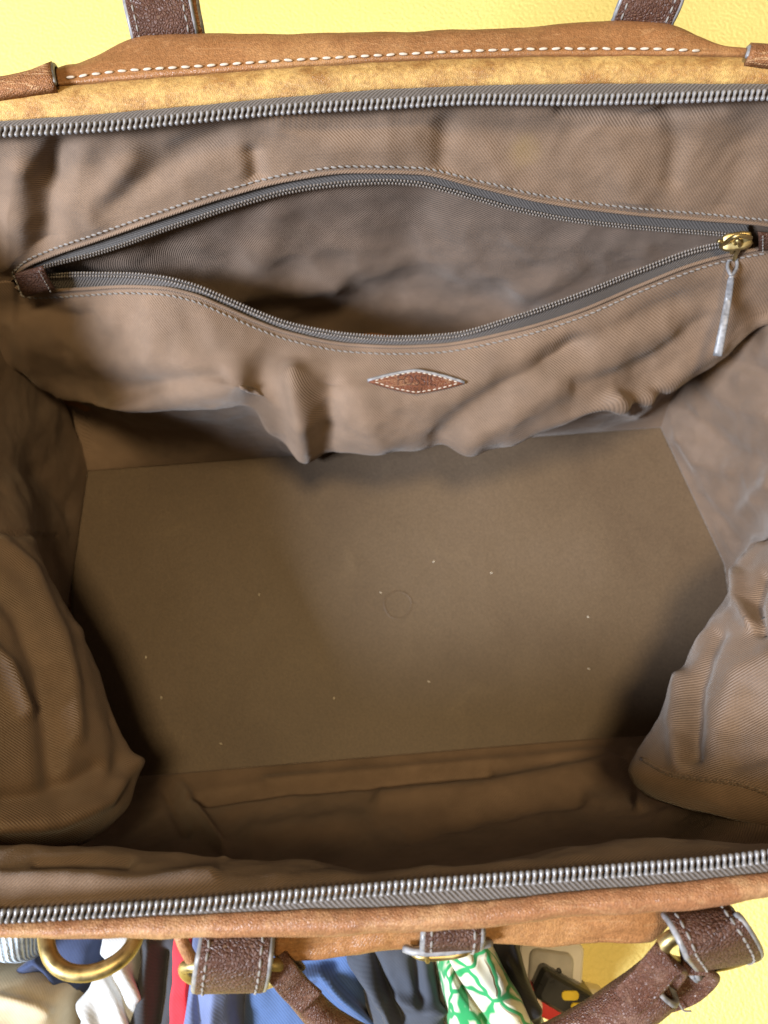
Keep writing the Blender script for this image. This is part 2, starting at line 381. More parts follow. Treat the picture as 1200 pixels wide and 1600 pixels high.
L4 = L3.copy(); L4[:, 1] = L3[:, 1] + .012; L4[:, 2] = L3[:, 2] * .78
L5 = L3.copy(); L5[:, 1] = np.maximum(L3[:, 1] + .014, Ybk(L3[:, 0]) - .006); L5[:, 2] = L3[:, 2] * .45
L6 = L3.copy(); L6[:, 0] *= .98; L6[:, 1] = Ybk(L6[:, 0]) - .002; L6[:, 2] = .0128
pan = loft([L0, L1, L2, L3, L4, L5, L6], 190); pan[..., 0] = np.clip(pan[..., 0], -.262, .283)
fm = np.ones(pan.shape[:2]) * np.minimum(1, np.arange(190)/14)[:, None] * np.minimum(1, np.arange(189, -1, -1)/20)[:, None]
pan = wrinkle(pan, [([(455, 585), (470, 640), (480, 700)], 22, .009), ([(515, 600), (512, 680)], 20, -.006), ([(415, 570), (395, 640)], 26, -.004), ([(560, 620), (590, 690)], 24, .003),
    ([(690, 690), (720, 655), (800, 600), (900, 540)], 22, -.006), ([(730, 690), (830, 625), (960, 570), (1040, 520)], 24, .0045), ([(900, 600), (1010, 560), (1100, 500)], 14, -.003), ([(1060, 470), (950, 520), (860, 560)], 18, -.0025),
    ([(60, 480), (100, 500), (130, 495)], 18, -.004), ([(60, 530), (130, 560), (220, 560)], 30, .004), ([(150, 625), (250, 600), (340, 590)], 16, -.004), ([(20, 500), (60, 600)], 16, .003), ([(100, 470), (108, 540)], 12, -.002),
    ([(230, 470), (245, 560)], 18, .002), ([(300, 500), (330, 570)], 24, -.002), ([(1150, 430), (1130, 520)], 20, .003), ([(1040, 600), (1120, 540)], 14, .004), ([(960, 625), (990, 640), (1010, 620)], 12, .006)], .0022, 24, .0003, 7, fm, crease=.0013, gain=1.2)
o_pan = sheet('pocket_panel', pan, M['lining'], bag, .0012, base=LAST[0])

# inside of the pocket
PXI = np.linspace(20, 1236, 240)
up_v, lo_v = line(up_keys, PXI), line(lo_keys, PXI)
rows = []
for f, g, dy in ((0.0, 0.0, .003), (.22, .0, .004), (.5, .05, .004), (.78, .10, .004), (1.0, .24, .004), (1.14, .46, .003)):
    rows.append(np.array([ay(x, a[0] + (b_[0]-a[0])*f, a[1] + (b_[1]-a[1])*g + dy) for x, a, b_ in zip(PXI, up_v, lo_v)]))
last = rowY(lo_keys, PXI) + np.array([0, .004, -.006]); rows.append(last)
inn = loft(rows, 110)
hh = np.minimum(1, (lo_v[:, 0] - up_v[:, 0]) / 90)[None, :]
fm = np.ones(inn.shape[:2]) * np.minimum(1, np.minimum(np.arange(110)/12, np.arange(109, -1, -1)/18))[:, None] * hh
inn = wrinkle(inn, [([(500, 500), (560, 468), (650, 456), (750, 470), (825, 495)], 26, -.006), ([(300, 480), (420, 450), (520, 450)], 20, .004), ([(430, 330), (400, 430)], 30, .004), ([(640, 340), (650, 420)], 50, -.004), ([(250, 390), (300, 430)], 24, -.003), ([(700, 350), (850, 380), (1000, 385)], 24, .002), ([(820, 460), (900, 420)], 20, .003)], .0016, 26, .0002, 3, fm, crease=.0010)
o_inn = sheet('pocket_lining', inn, M['inner'], bag, .0008, base=LAST[0])

# end gussets
def gusset(name, sgn, Xrim, Xbase, Akeys, sup, slo, z0, folds, seed, yb, yf):
    nz_, ns = 150, 210
    zz = np.linspace(.299, .0125, nz_); ss = np.linspace(0, 1, ns)
    P = np.zeros((nz_, ns, 3))
    for j, z in enumerate(zz):
        y0 = np.interp(z, yb[0], yb[1]); y1 = pchip(yf[0], yf[1], [z])[0]
        Y = y0 + (y1 - y0) * ss
        wv = (z - .0125) / .2865
        xb = np.interp(-Y, [-k[0] for k in Xbase], [k[1] for k in Xbase]); xr = np.interp(-Y, [-k[0] for k in Xrim], [k[1] for k in Xrim])
        A = pchip([-k[0] for k in Akeys], [k[1] for k in Akeys], -np.clip(Y, Akeys[-1][0], Akeys[0][0]))
        s_ = sup if z > z0 else slo
        g = math.exp(-((z - z0) / s_) ** 2)
        X = xb * (1 - wv) + xr * wv - sgn * A * g
        P[j] = np.stack([X, Y, np.full(ns, z)], 1)
    fm = np.minimum(1, np.minimum(np.arange(nz_)/10, np.arange(nz_-1, -1, -1)/10))[:, None] * np.ones((1, ns))
    P = wrinkle(P, folds, .0030, 22, .0003, seed, fm, crease=.0011, gain=1.25)
    return P, sheet(name, P, M['gusset'], bag, .0012, base=LAST[0])
gl, o_gl = gusset('end_lining', -1, [(.29, -.246), (.22, -.282), (.1, -.298), (-.02, -.280), (-.12, -.228)], [(.3, -.244), (.12, -.252), (0, -.26), (-.12, -.25)],
    [(.21, .0), (.16, .010), (.117, .031), (.063, .070), (-.003, .106), (-.033, .115), (-.06, .108), (-.09, .06), (-.12, .02)], .085, .055, .15,
    [([(0, 850), (45, 890), (95, 990), (115, 1080), (118, 1150)], 14, .0045), ([(-20, 900), (30, 960), (60, 1040), (70, 1130), (80, 1220)], 18, -.005), ([(-30, 1000), (10, 1040), (40, 1110)], 13, .006), ([(150, 1000), (185, 1100), (195, 1200)], 18, -.0035), ([(0, 1290), (90, 1280), (170, 1250), (215, 1190)], 12, .005),
     ([(0, 1250), (80, 1240), (150, 1200)], 14, -.004), ([(0, 836), (85, 838)], 3.5, -.0018), ([(20, 760), (60, 830)], 20, .003), ([(60, 740), (110, 800)], 16, -.003), ([(80, 860), (130, 960)], 14, -.0025)], 11,
    ([.0125, .05, .1, .2, .3], [.194, .222, .240, .265, .285]), ([.0125, .06, .15, .22, .299], [-.072, -.09, -.112, -.112, -.088]))
gr, o_gr = gusset('end_lining', 1, [(.32, .25), (.24, .289), (.1, .299), (-.02, .284), (-.1, .228)], [(.3, .222), (.223, .236), (.107, .2775), (0, .283), (-.1, .275)],
    [(.24, .0), (.17, .004), (.13, .012), (.0917, .046), (.055, .074), (.0155, .102), (-.0077, .113), (-.041, .127), (-.07, .085), (-.1, .03)], .085, .055, .15,
    [([(1185, 850), (1158, 890), (1155, 940), (1175, 975)], 9, .006), ([(1195, 900), (1180, 940), (1190, 985)], 9, -.005), ([(1120, 990), (1090, 1070), (1085, 1180)], 12, -.005), ([(1065, 1060), (1055, 1130), (1060, 1195)], 12, .004), ([(1200, 1030), (1150, 1060), (1120, 1150)], 24, .004),
     ([(1060, 690), (1090, 720), (1140, 735)], 14, .003), ([(1070, 640), (1140, 700), (1200, 720)], 12, -.0022), ([(1105, 600), (1160, 640), (1200, 645)], 16, .003), ([(1100, 780), (1130, 820), (1150, 850)], 10, -.0025), ([(1060, 700), (1085, 780), (1125, 870)], 12, -.003), ([(1130, 560), (1200, 580)], 14, -.003), ([(1160, 800), (1200, 760)], 14, .003), ([(1150, 1190), (1200, 1180)], 14, -.003)], 23,
    ([.0125, .05, .1, .2, .3], [.236, .252, .266, .285, .315]), ([.0125, .06, .15, .22, .299], [-.024, -.036, -.056, -.066, -.07]))

# front lining with the lip folded under the zip
PXF = np.linspace(-260, 1460, 300)
zip_front = [(-260, 1440), (0, 1432), (150, 1424), (300, 1415), (450, 1402), (600, 1389), (700, 1381), (850, 1370), (1000, 1358), (1100, 1350), (1200, 1338), (1460, 1300)]
F0 = rowZ(zip_front, PXF, RIMZ - .001)
F1 = rowZ([(-260, 1318, .255), (0, 1320, .258), (150, 1325, .258), (300, 1338, .258), (450, 1345, .259), (600, 1365, .262), (700, 1359, .262), (850, 1331, .258), (960, 1319, .257), (1200, 1321, .255), (1460, 1300, .25)], PXF)
Fm = (F0 + F1) / 2 + np.array([0, .003, .004])
def frow(dy, z, sx=1.0):
    R = F1.copy(); R[:, 0] *= sx; R[:, 1] = Yfr(R[:, 0]) + dy * (1 - .62*np.clip((R[:, 0] - .12)/.09, 0, 1)**2); R[:, 2] = z; return R
F2 = F1.copy(); F2[:, 1] = np.minimum(F1[:, 1] - .010, Yfr(F1[:, 0]) - .040); F2[:, 2] -= .022
fr = loft([F0, Fm, F1, F2, frow(-.052, .19), frow(-.052, .14, 1.01), frow(-.044, .09, 1.02), frow(-.026, .045, 1.03), frow(-.006, .018, 1.04), frow(.003, .0125, 1.04)], 200); fr[..., 0] = np.clip(fr[..., 0], -.236, .255)
fm = np.ones(fr.shape[:2]) * np.minimum(1, np.arange(200)/14)[:, None] * np.minimum(1, np.arange(199, -1, -1)/14)[:, None]
fr = wrinkle(fr, [([(310, 1250), (450, 1232), (620, 1215), (760, 1205)], 9, -.007), ([(420, 1220), (700, 1195), (960, 1172)], 10, .005), ([(600, 1250), (760, 1235), (930, 1205), (985, 1185)], 16, .006), ([(640, 1300), (760, 1270), (900, 1250)], 14, -.005), ([(950, 1165), (985, 1190), (990, 1240)], 10, -.005),
    ([(275, 1215), (310, 1270), (350, 1330)], 8, .005), ([(255, 1230), (290, 1300)], 10, -.004), ([(1000, 1185), (1000, 1260)], 7, .004), ([(1020, 1230), (1100, 1240)], 12, .003), ([(400, 1300), (560, 1290)], 20, .004),
    ([(0, 1370), (200, 1380), (330, 1370)], 12, .002), ([(60, 1350), (200, 1350)], 9, -.002)], .0026, 20, .0003, 31, fm, crease=.0018, gain=1.35)
o_fr = sheet('front_lining', fr, M['lining'], bag, .0012, base=LAST[0])

# base board
ub = np.array([1, .08, 0]) / math.hypot(1, .08); vb = np.array([-.08, 1, 0]) / math.hypot(1, .08)
BL = np.array([-.262, Ybk(-.262) + .001, 0])
bw, bh = .545, .256
def rrect(w, h, r, k=5):
    return [(cx + r*math.cos(math.radians(a + 90*i/k)), cy + r*math.sin(math.radians(a + 90*i/k))) for cx, cy, a in ((w-r, -r, 0), (r, -r, 90), (r, -h+r, 180), (w-r, -h+r, 270)) for i in range(k+1)]
ring = [rrect(bw, bh, .012)]
out = np.array(ring[0]); cen = np.array([bw/2, -bh/2])
vv, ff = [], []
for k, (sc, z) in enumerate(((1, .005), (1, .0105), (.996, .0118), (.99, .0122))):
    for a in out: a2 = cen + (a - cen)*sc; p = BL + ub*a2[0] + vb*a2[1]; vv.append((p[0], p[1], z))
m_ = len(out)
for k in range(3): ff += [(k*m_+i, k*m_+(i+1) % m_, (k+1)*m_+(i+1) % m_, (k+1)*m_+i) for i in range(m_)]
ff += [tuple(range(3*m_, 4*m_)), tuple(range(m_))[::-1]]
board = mesh('base_board', vv, ff, M['board'], bag, smooth=False)
bo = [(p[0]*1.0, p[1], 0.0) for p in ()]
# pressed round mark and lint on the board
c0 = az(622, 945, .0123)
ringp = [c0 + np.array([.011*math.cos(a) * (1 + .06*math.sin(3*a)), .011*math.sin(a), 0]) for a in np.linspace(0, 2*math.pi, 40, endpoint=False)]
sweep('pressed_mark', ringp, [(.0030, -.0004), (0, .00003), (-.0030, -.0004)], M['board'], board, closed=True)
M['lint'] = plain('pale_lint', (.7, .64, .52), .8)
lp = [(670, 1065), (522, 1091), (345, 1162), (425, 1203), (228, 1027), (678, 877), (919, 964), (768, 895), (595, 926), (252, 1090), (920, 1045), (405, 929)]
pts = np.array([az(x, y, .0126) for x, y in lp]); ang = rng.uniform(0, 3, len(lp))
lint = pods('lint', pts, np.stack([np.cos(ang), np.sin(ang), 0*ang], 1), np.tile([0, 0, 1.], (len(lp), 1)), .0022, .00045, M['lint'], board)

# seams on the end linings (stitched welts low in the corners)
for nm, P, keys in (('welt', gr, [(1003, 1186), (1050, 1210), (1090, 1217), (1150, 1224), (1210, 1243)]),):
    s_ = snap(P, pxline(keys, 50), .0004); tube(nm, s_, .0012, M['gusset'], bag, k=8)
    stitch('stitching', snap(P, pxline(keys, 60), .0017), .0042, .0028, .00035, M['brownthread'], bag)

# ------------------------------------------------------------ leather shell, binding and panels (same number of rows so the ends can join them)
NV = 170
line_back = [(-190, 172), (0, 148), (85, 136), (300, 118), (450, 106), (600, 97), (750, 91), (900, 88), (1050, 88), (1200, 90), (1390, 97)]
tape_back = [(-190, 205), (0, 190), (150, 179), (300, 166), (450, 152), (600, 140), (750, 134), (900, 131), (1050, 131), (1200, 132), (1390, 136)]
sil_back = [(-190, 140), (0, 132), (60, 118), (95, 103), (150, 82), (205, 60), (240, 54), (300, 52), (450, 53), (600, 52), (700, 49), (800, 44), (880, 37), (950, 31), (1040, 37), (1090, 58), (1135, 76), (1200, 81), (1390, 90)]
B0 = rowZ(tape_back, PXB, .2995); B2 = rowZ(line_back, PXB, .3025); B1 = (B0 + B2)/2 + np.array([0, 0, .0035])
Bt = B0 + np.array([0, .002, -.003]); Bu = B2 + np.array([0, .001, -.004])
bind_b = loft([Bt, B0, B1, B2, Bu], 24)
bind_b = wrinkle(bind_b, (), .0004, 60, .0002, 3)
o_bb = sheet('binding', bind_b, M['suede'], bag); tag(o_bb, 'rubbed yellowish leather edge band along the rear zip')
S2 = rowZ(sil_back, PXB, .2985)
S0 = B2 + np.array([0, .0010, -.0030]); S1 = (S0 + S2)/2 + np.array([0, 0, .0045]); S0b = B2 + np.array([0, .0012, .0006])
S3 = S2 + np.array([0, .003, -.012]); S4 = S2.copy(); S4[:, 2] = .18; S4[:, 1] = np.maximum(S2[:, 1]*.97, .318 + .075*S2[:, 0])
S5 = S2.copy(); S5[:, 2] = .05; S5[:, 1] = Ybk(S2[:, 0]) + .045
S6 = S2.copy(); S6[:, 2] = .0015; S6[:, 1] = Ybk(S2[:, 0]) + .018
for r_, k_ in ((S4, 1.07), (S5, 1.09), (S6, 1.07)): r_[:, 0] *= k_
shell_b = loft([S0, S0b, S1, S2, S3, S4, S5, S6], NV)
shell_b = wrinkle(shell_b, [([(120, 90), (250, 70)], 14, .0015), ([(520, 70), (700, 62)], 14, -.0012), ([(850, 60), (1000, 60)], 16, .0014)], .0010, 30, .00015, 5, np.minimum(1, np.arange(NV)/8)[:, None]*np.ones((1, len(PXB))))
o_sb = sheet('back_panel', shell_b, M['tan'], bag)
stb = [(100, 122), (200, 110), (300, 104), (450, 94), (600, 86), (750, 79), (880, 76), (1000, 76), (1110, 80)]
ps = snap(shell_b, pxline(stb, 160), .0008)
stitch('stitching', ps, .0066, .0046, .00075, M['threadpale'], bag)
# folded dark corner tabs over the panel's ends
for keys in ([(-140, 132, 168), (0, 140, 146), (85, 106, 134)], [(1168, 82, 92), (1250, 86, 100), (1380, 92, 100)]):
    xs = np.linspace(keys[0][0], keys[-1][0], 24)
    a = line([(k[0], k[1]) for k in keys], xs)[:, 0]; b_ = line([(k[0], k[2]) for k in keys], xs)[:, 0]
    a = np.minimum(a, line(sil_back, xs)[:, 0] + 1)
    R0 = np.array([az(x, y - 3, .3085) for x, y in zip(xs, b_)]); R2 = np.array([az(x, y - 3, .3005) for x, y in zip(xs, a)]); R1 = (R0 + R2)/2 + np.array([0, 0, .003]); R3 = R2 + np.array([0, .002, -.04])
    o = sheet('corner_tab', loft([R0 - np.array([0, 0, .004]), R0, R1, R2, R3], 16), M['shell'], bag, .0018)
    ex = R0[-1] if keys[0][0] < 0 else R0[0]; ey = R2[-1] if keys[0][0] < 0 else R2[0]; em = R1[-1] if keys[0][0] < 0 else R1[0]
    tube('painted_edge', crom([ex, em, ey, ey + np.array([0, .002, -.03])], 16), .0013, M['edge'], o, k=8)

tape_front = [(-260, 1452), (0, 1441), (200, 1433), (300, 1429), (450, 1422), (600, 1418), (750, 1408), (900, 1393), (1050, 1380), (1200, 1362), (1460, 1325)]
bind_front = [(-260, 1462), (0, 1465), (150, 1467), (400, 1465), (500, 1463), (600, 1458), (750, 1451), (900, 1432), (1050, 1425), (1140, 1413), (1200, 1401), (1460, 1370)]
sil_front = [(-260, 1452), (0, 1455), (300, 1455), (405, 1462), (432, 1496), (452, 1503), (520, 1496), (600, 1485), (680, 1480), (760, 1474), (850, 1480), (920, 1475), (1015, 1472), (1050, 1442), (1090, 1416), (1140, 1403), (1200, 1391), (1460, 1360)]
G0 = rowZ(tape_front, PXF, .3005); G2 = rowZ(bind_front, PXF, .2985); G1 = (G0 + G2)/2 + np.array([0, 0, .0045])
bind_f = loft([G0 + np.array([0, -.001, -.004]), G0, G1, G2, G2 + np.array([0, .006, -.009])], 24)
bind_f = wrinkle(bind_f, (), .0005, 60, .0002, 8)
o_bf = sheet('binding', bind_f, M['tanpale'], bag); tag(o_bf, 'rolled tan leather edge along the front zip')
Q0 = G2 + np.array([0, .006, -.010]); Q1 = rowZ(sil_front, PXF, .274)
Q2 = Q1.copy(); Q2[:, 2] = .255; Q2[:, 1] += .004
Q3 = Q1.copy(); Q3[:, 2] = .17; Q3[:, 1] = np.minimum(Q1[:, 1] + .004, Yfr(Q1[:, 0]) - .060)
Q4 = Q1.copy(); Q4[:, 2] = .05; Q4[:, 1] = Yfr(Q1[:, 0]) - .042
Q5 = Q1.copy(); Q5[:, 2] = .0015; Q5[:, 1] = Yfr(Q1[:, 0]) - .012
for r_, k_ in ((Q2, 1.03), (Q3, 1.12), (Q4, 1.16), (Q5, 1.14)): r_[:, 0] *= k_
shell_f = loft([Q0, (Q0 + Q1)/2 + np.array([0, .0, -.001]), Q1, Q2, Q3, Q4, Q5], NV)
shell_f = wrinkle(shell_f, [([(560, 1480), (600, 1470)], 8, -.0016), ([(450, 1490), (520, 1478)], 8, .0012), ([(900, 1455), (1000, 1445)], 7, -.0012), ([(940, 1465), (1010, 1460)], 6, .001)], .0012, 32, .0002, 6)
o_sf = sheet('front_panel', shell_f, M['tan'], bag)
se = snap(shell_f, pxline([(860, 1474), (930, 1470), (1010, 1467)], 60), .0004)
stitch('stitching', se, .0032, .0022, .0004, M['thread'], bag)
# piped panel end poking out beside the left strap
tube('piping', crom([az(280, 1458, .287), az(288, 1478, .284), az(300, 1500, .278), az(312, 1518, .27)], 20), .0026, M['tanpale'], bag)

# ends of the shell, binding and zip tape (joining back to front)
def end_join(name, Pb, Pf, side, bul, mat, thick=.002):
    nv = Pb.shape[0]; i = 0 if side < 0 else -1; R = []
    for j in range(nv):
        a, b_ = Pb[j, i], Pf[j, i]; z = (a[2] + b_[2]) / 2
        bx = bul(z)
        R.append(crom([a, [side*(abs(a[0])*.35 + bx*.65), a[1]*.8 + b_[1]*.2 + .02, z], [side*bx, (a[1]+b_[1])/2, z], [side*(abs(b_[0])*.35 + bx*.65), a[1]*.2 + b_[1]*.8 - .02, z], b_], 50))
    return sheet(name, np.array(R), mat, bag, thick)
tape_b_rows = loft([rowZ(zip_back, PXB, RIMZ) + np.array([0, .001, .0005]), (rowZ(zip_back, PXB, RIMZ) + B0)/2 + np.array([0, .001, .001]), B0 + np.array([0, .002, -.0008])], 10)
tape_f_rows = loft([F0 + np.array([0, -.001, .0015]), (F0 + G0)/2 + np.array([0, 0, .001]), G0 + np.array([0, -.002, -.0015])], 10)
o_tb = sheet('zip_tape', tape_b_rows, M['tape'], bag); tag(o_tb, 'dark woven rear zip tape under the leather band')
o_tf = sheet('zip_tape', tape_f_rows, M['tape'], bag); tag(o_tf, 'dark herringbone front zip tape at the bag mouth')
for sd in (-1, 1):
    end_join('end_panel', shell_b, shell_f, sd, lambda z: .312 + .004*math.sin(z*9), M['shell'])
    end_join('binding', bind_b, bind_f, sd, lambda z: .306, M['tanpale'])
    end_join('zip_tape', tape_b_rows, tape_f_rows, sd, lambda z: .296, M['tape'])

# ------------------------------------------------------------ zip teeth
TR = ((-1, .35), (-.8, 1.0), (-.45, .95), (-.1, .62), (.25, .62), (.6, .95), (.9, .9), (1, .35))
tv, tf_ = pod(1.0, 1.0, 6, TR)
def tooth_mesh(L, r, mat):
    me = bpy.data.meshes.new('tooth'); v = tv.copy(); v[:, 0] *= L; v[:, 1] *= r; v[:, 2] *= r*1.15
    me.from_pydata([tuple(p) for p in v], [], tf_); me.update(); me.materials.append(mat)
    me.polygons.foreach_set('use_smooth', np.ones(len(me.polygons), bool)); return me
def teeth(path, across, tape, L, r, pitch, tilt):
    me = tooth_mesh(L, r, M['coil']); p, t_ = along(path, pitch)
    px, py, _ = proj(p); rest = []
    for k in range(len(p)):
        T = t_[k] / np.linalg.norm(t_[k]); a = across(px[k]); a = a + T*tilt; a -= 0; a /= np.linalg.norm(a)
        Tn = T - a*(T @ a); Tn /= np.linalg.norm(Tn); Z = np.cross(a, Tn)
        mt = Matrix((( a[0], Tn[0], Z[0], p[k][0]), (a[1], Tn[1], Z[1], p[k][1]), (a[2], Tn[2], Z[2], p[k][2]), (0, 0, 0, 1)))
        if -15 < px[k] < 1215:
            o = bpy.data.objects.new('tooth', me); C.objects.link(o); o.parent = tape; o.matrix_basis = mt
        else: rest.append((p[k], a))
    pods('teeth', np.array([q[0] for q in rest]), np.array([q[1] for q in rest]), np.tile([0, 0, 1.], (len(rest), 1)), L, r, M['coil'], tape)
zb = resample(rowZ(zip_back, PXB, RIMZ), 600) + np.array([0, -.0005, .0012])
teeth(zb, lambda x: np.array([0, .80, .25 + .5*math.exp(-((x-250)/200)**2)*0]), o_tb, .0058, .00128, .0030, .18)
zf = resample(rowZ(zip_front, PXF, RIMZ), 600) + np.array([0, .0005, .0018])
teeth(zf, lambda x: np.array([0.0, -.9, .15]), o_tf, .0056, .00115, .00265, -.12)
# pocket zip: tapes, coils, fold edges, stitching
def pocket_zip(lip, tk, Yof, skeys, P, tname):
    xs = np.linspace(52, 1170, 260)
    e = rowY(lip, xs); tee = line(tk, xs)[:, 0]; Yl = line(lip, xs)[:, 1]
    T = np.array([ay(x, y, Y + Yof) for x, y, Y in zip(xs, tee, Yl)])
    e2 = e + (e - CAM) * .004
    ext = T + (T - e) * .12
    R = loft([e2 + (e2 - ext)*.3, e2, (e2 + ext)/2, ext + (T - CAM)*.001], 8)
    tp = sheet(tname, R, M['tape'], bag, .0006)
    for k, off in ((0, -.0011), (1, .0013)):
        side = (T - e) / np.linalg.norm(T - e, axis=1, keepdims=True)
        path = resample(T + side*off + (CAM - T)*.003, 700)
        p, d = along(path, .00195); sd = np.stack([np.interp(np.linspace(0, 1, len(p)), np.linspace(0, 1, len(xs)), side[:, c]) for c in range(3)], 1)
        pods('teeth', p, sd + d/np.linalg.norm(d, axis=1, keepdims=True)*.35, CAM - p, .0021, .00072, M['coildark'], tp)
    full = np.linspace(26, 1225, 300)
    fold = rowY(lip, full); tube('fold_edge', resample(fold + (CAM - fold)*.0022, 300), .0012, M['lining'], bag, k=8)
    stitch('stitching', resample(snap(P, pxline(skeys, 260), .0008), 500), .0040, .0034, .0005, M['thread'], bag, .22)
pocket_zip(up_keys, [(52, 423), (75, 415), (150, 396), (200, 380), (250, 361), (300, 344), (350, 327), (400, 312), (450, 299), (500, 291), (550, 286), (600, 284), (650, 287), (700, 298), (750, 312), (800, 326), (900, 345), (1000, 356), (1100, 364), (1170, 370)], -.001,
    [(22, 424), (40, 408), (75, 392), (150, 366), (250, 331), (350, 298), (450, 272), (550, 260), (650, 262), (750, 283), (850, 306), (1000, 326), (1100, 334), (1200, 344)], back, 'pocket_zip_tape')
pocket_zip(lo_keys, [(52, 432), (85, 431), (125, 429), (200, 430), (250, 435), (300, 447), (350, 467), (400, 489), (450, 507), (500, 518), (550, 525), (620, 529), (700, 525), (800, 498), (900, 463), (1000, 423), (1100, 388), (1170, 376)], .004,
    [(30, 462), (60, 466), (125, 462), (200, 458), (250, 460), (300, 470), (350, 491), (400, 513), (450, 531), (550, 550), (620, 553), (680, 551), (800, 529), (900, 499), (1000, 456), (1075, 426), (1130, 409), (1200, 395)], pan, 'pocket_zip_tape')
stitch('stitching', resample(snap(back, np.stack([np.linspace(19, 34, 20), np.linspace(424, 462, 20)], 1), .0012), 60), .0040, .0034, .0005, M['thread'], bag)
# leather stop at the left end of the pocket zip, and at the right end
def plate(name, corners, Y, mat, th, lift, edge=True):
    cs = np.array([ay(x, y, Yk) for (x, y), Yk in zip(corners, Y)])
    n = np.cross(cs[1]-cs[0], cs[3]-cs[0]); n /= np.linalg.norm(n); n *= np.sign(n @ (CAM - cs[0]))
    k = 8; g = np.array([[(cs[0]*(1-a)+cs[1]*a)*(1-b_) + (cs[3]*(1-a)+cs[2]*a)*b_ + n*(lift + .0012*(1-(2*b_-1)**2)) for a in np.linspace(0, 1, k)] for b_ in np.linspace(0, 1, k)])
    o = sheet(name, g, mat, bag, th)
    return o, cs, n
o, cs, n = plate('zip_stop', [(25, 422), (68, 410), (88, 446), (42, 458)], (.2535, .2535, .250, .250), M['dark'], .0018, .0035)
stitch('stitching', crom([cs[1]*.9+cs[0]*.1 + n*.0052, cs[2]*.9+cs[3]*.1 + n*.0052], 20), .003, .0022, .0004, M['thread'], o)
o, cs, n = plate('zip_stop', [(1183, 357), (1222, 360), (1222, 382), (1183, 386)], (.272, .272, .270, .269), M['dark'], .0018, .0035)
stitch('stitching', crom([cs[0]*.85+cs[1]*.15 + n*.0052, cs[3]*.85+cs[2]*.15 + n*.0052], 20), .0026, .002, .0004, M['thread'], o)
# slider and pull
def sp(x, y, lift=0.0): p = ay(x, y, .2665); return p + (CAM - p)/np.linalg.norm(CAM - p)*lift
sl_path = crom([sp(1128, 380, .003), sp(1145, 378, .0035), sp(1162, 375, .0035), sp(1174, 372, .003)], 16)
slider = sweep('zip_slider', sl_path, round_prof(.0105, .0045, .0015), M['brass'], bag, up=tuple(CAM - sp(1150, 377)), scale=[.75, .85, .95, 1, 1, 1, 1, 1, 1, 1, 1, .98, .92, .85, .75, .65])
tube('slider_bridge', crom([sp(1126, 385, .004), sp(1136, 377, .0085), sp(1150, 369, .0105), sp(1163, 369, .009), sp(1173, 372, .004)], 24), .0013, M['brass'], slider, k=8)
tube('slider_arm', crom([sp(1122, 376, .004), sp(1136, 383, .0058), sp(1152, 388, .0062), sp(1168, 385, .005), sp(1174, 378, .003)], 24), .0012, M['brass'], slider, k=8)
tube('link', crom([sp(1152, 375, .010), sp(1156, 383, .0105), sp(1150, 398, .0075), sp(1145, 409, .0045), sp(1141, 402, .0025), sp(1147, 386, .006)], 28, True), .0013, M['brass'], slider, closed=True, k=8, up=tuple(CAM - sp(1150, 390)))
pl = np.vstack([sp(1145, 406, .006)[None], snap(pan, [(1143, 430), (1138, 465), (1131, 505), (1121, 556)], .008)])
pl[3] = CAM + (pl[3] - CAM)*.975; pl[4] = CAM + (pl[4] - CAM)*.95
pull = sweep('zip_pull', crom(pl[1:], 24), round_prof(.0042, .0034, .0012), M['edge'], slider, up=tuple(CAM - pl[2]), scale=np.r_[.55, .8, np.linspace(.95, 1.35, 22)])
e0 = pl[1]; e1 = pl[0]; sx = np.array([.0028, 0, 0])
tube('pull_eye', crom([e0, e0*.5 + e1*.5 - sx, e1 - sx*.8 , e1 + (e1 - e0)*.12, e1 + sx*.8, e0*.5 + e1*.5 + sx], 28, True), .00105, M['edge'], pull, closed=True, k=8, up=tuple(CAM - e0))

# maker's patch
pc = snap(pan, [(573, 598), (652, 578), (729, 601), (646, 613)], .0016)
ctr = pc.mean(0); n = np.cross(pc[1]-pc[3], pc[0]-pc[2]); n /= np.linalg.norm(n); n *= np.sign(n @ (CAM - ctr))
n = n*.75 + np.array([0, -.35, .55])*.25; n /= np.linalg.norm(n)
ex = pc[2] - pc[0]; W = np.linalg.norm(ex); ex /= W; ex -= n*(ex @ n); ex /= np.linalg.norm(ex); ey = np.cross(n, ex)
q = lambda a, b_, h=0.0: ctr + ex*a + ey*b_ + n*h
hw = W/2
# size its height so that it spans the seen foreshortened height
def span(h): return proj(q(0, -h))[1] - proj(q(0, h))[1]
hh_ = .004
while span(hh_) < 36 and hh_ < .03: hh_ += .0005
def lozenge(s, h): 
    pts = []
    cr = [(-hw*s, 0), (0, hh_*s), (hw*s, 0), (0, -hh_*s)]
    for i in range(4):
        (x0, y0), (x1, y1) = cr[i], cr[(i+1) % 4]
        for a in np.linspace(0.04, .96, 9): 
            bow = .0006*math.sin(math.pi*a)
            pts.append((x0+(x1-x0)*a + np.sign(x0+x1)*bow, y0+(y1-y0)*a + np.sign(y0+y1)*bow, h))
    return pts
rs = [lozenge(1.0, -.001), lozenge(1.0, .0012), lozenge(.975, .0018), lozenge(.9, .0019)]
mm = len(rs[0]); vv = [q(*p) for r_ in rs for p in r_]
ff = [(k*mm+i, k*mm+(i+1) % mm, (k+1)*mm+(i+1) % mm, (k+1)*mm+i) for k in range(3) for i in range(mm)] + [tuple(range(3*mm, 4*mm))]
patch = mesh('logo_patch', vv, [f[::-1] for f in ff], M['patch'], bag); tag(patch, 'stitched reddish leather lozenge with embossed lettering')
ed = lozenge(1.01, .0012)
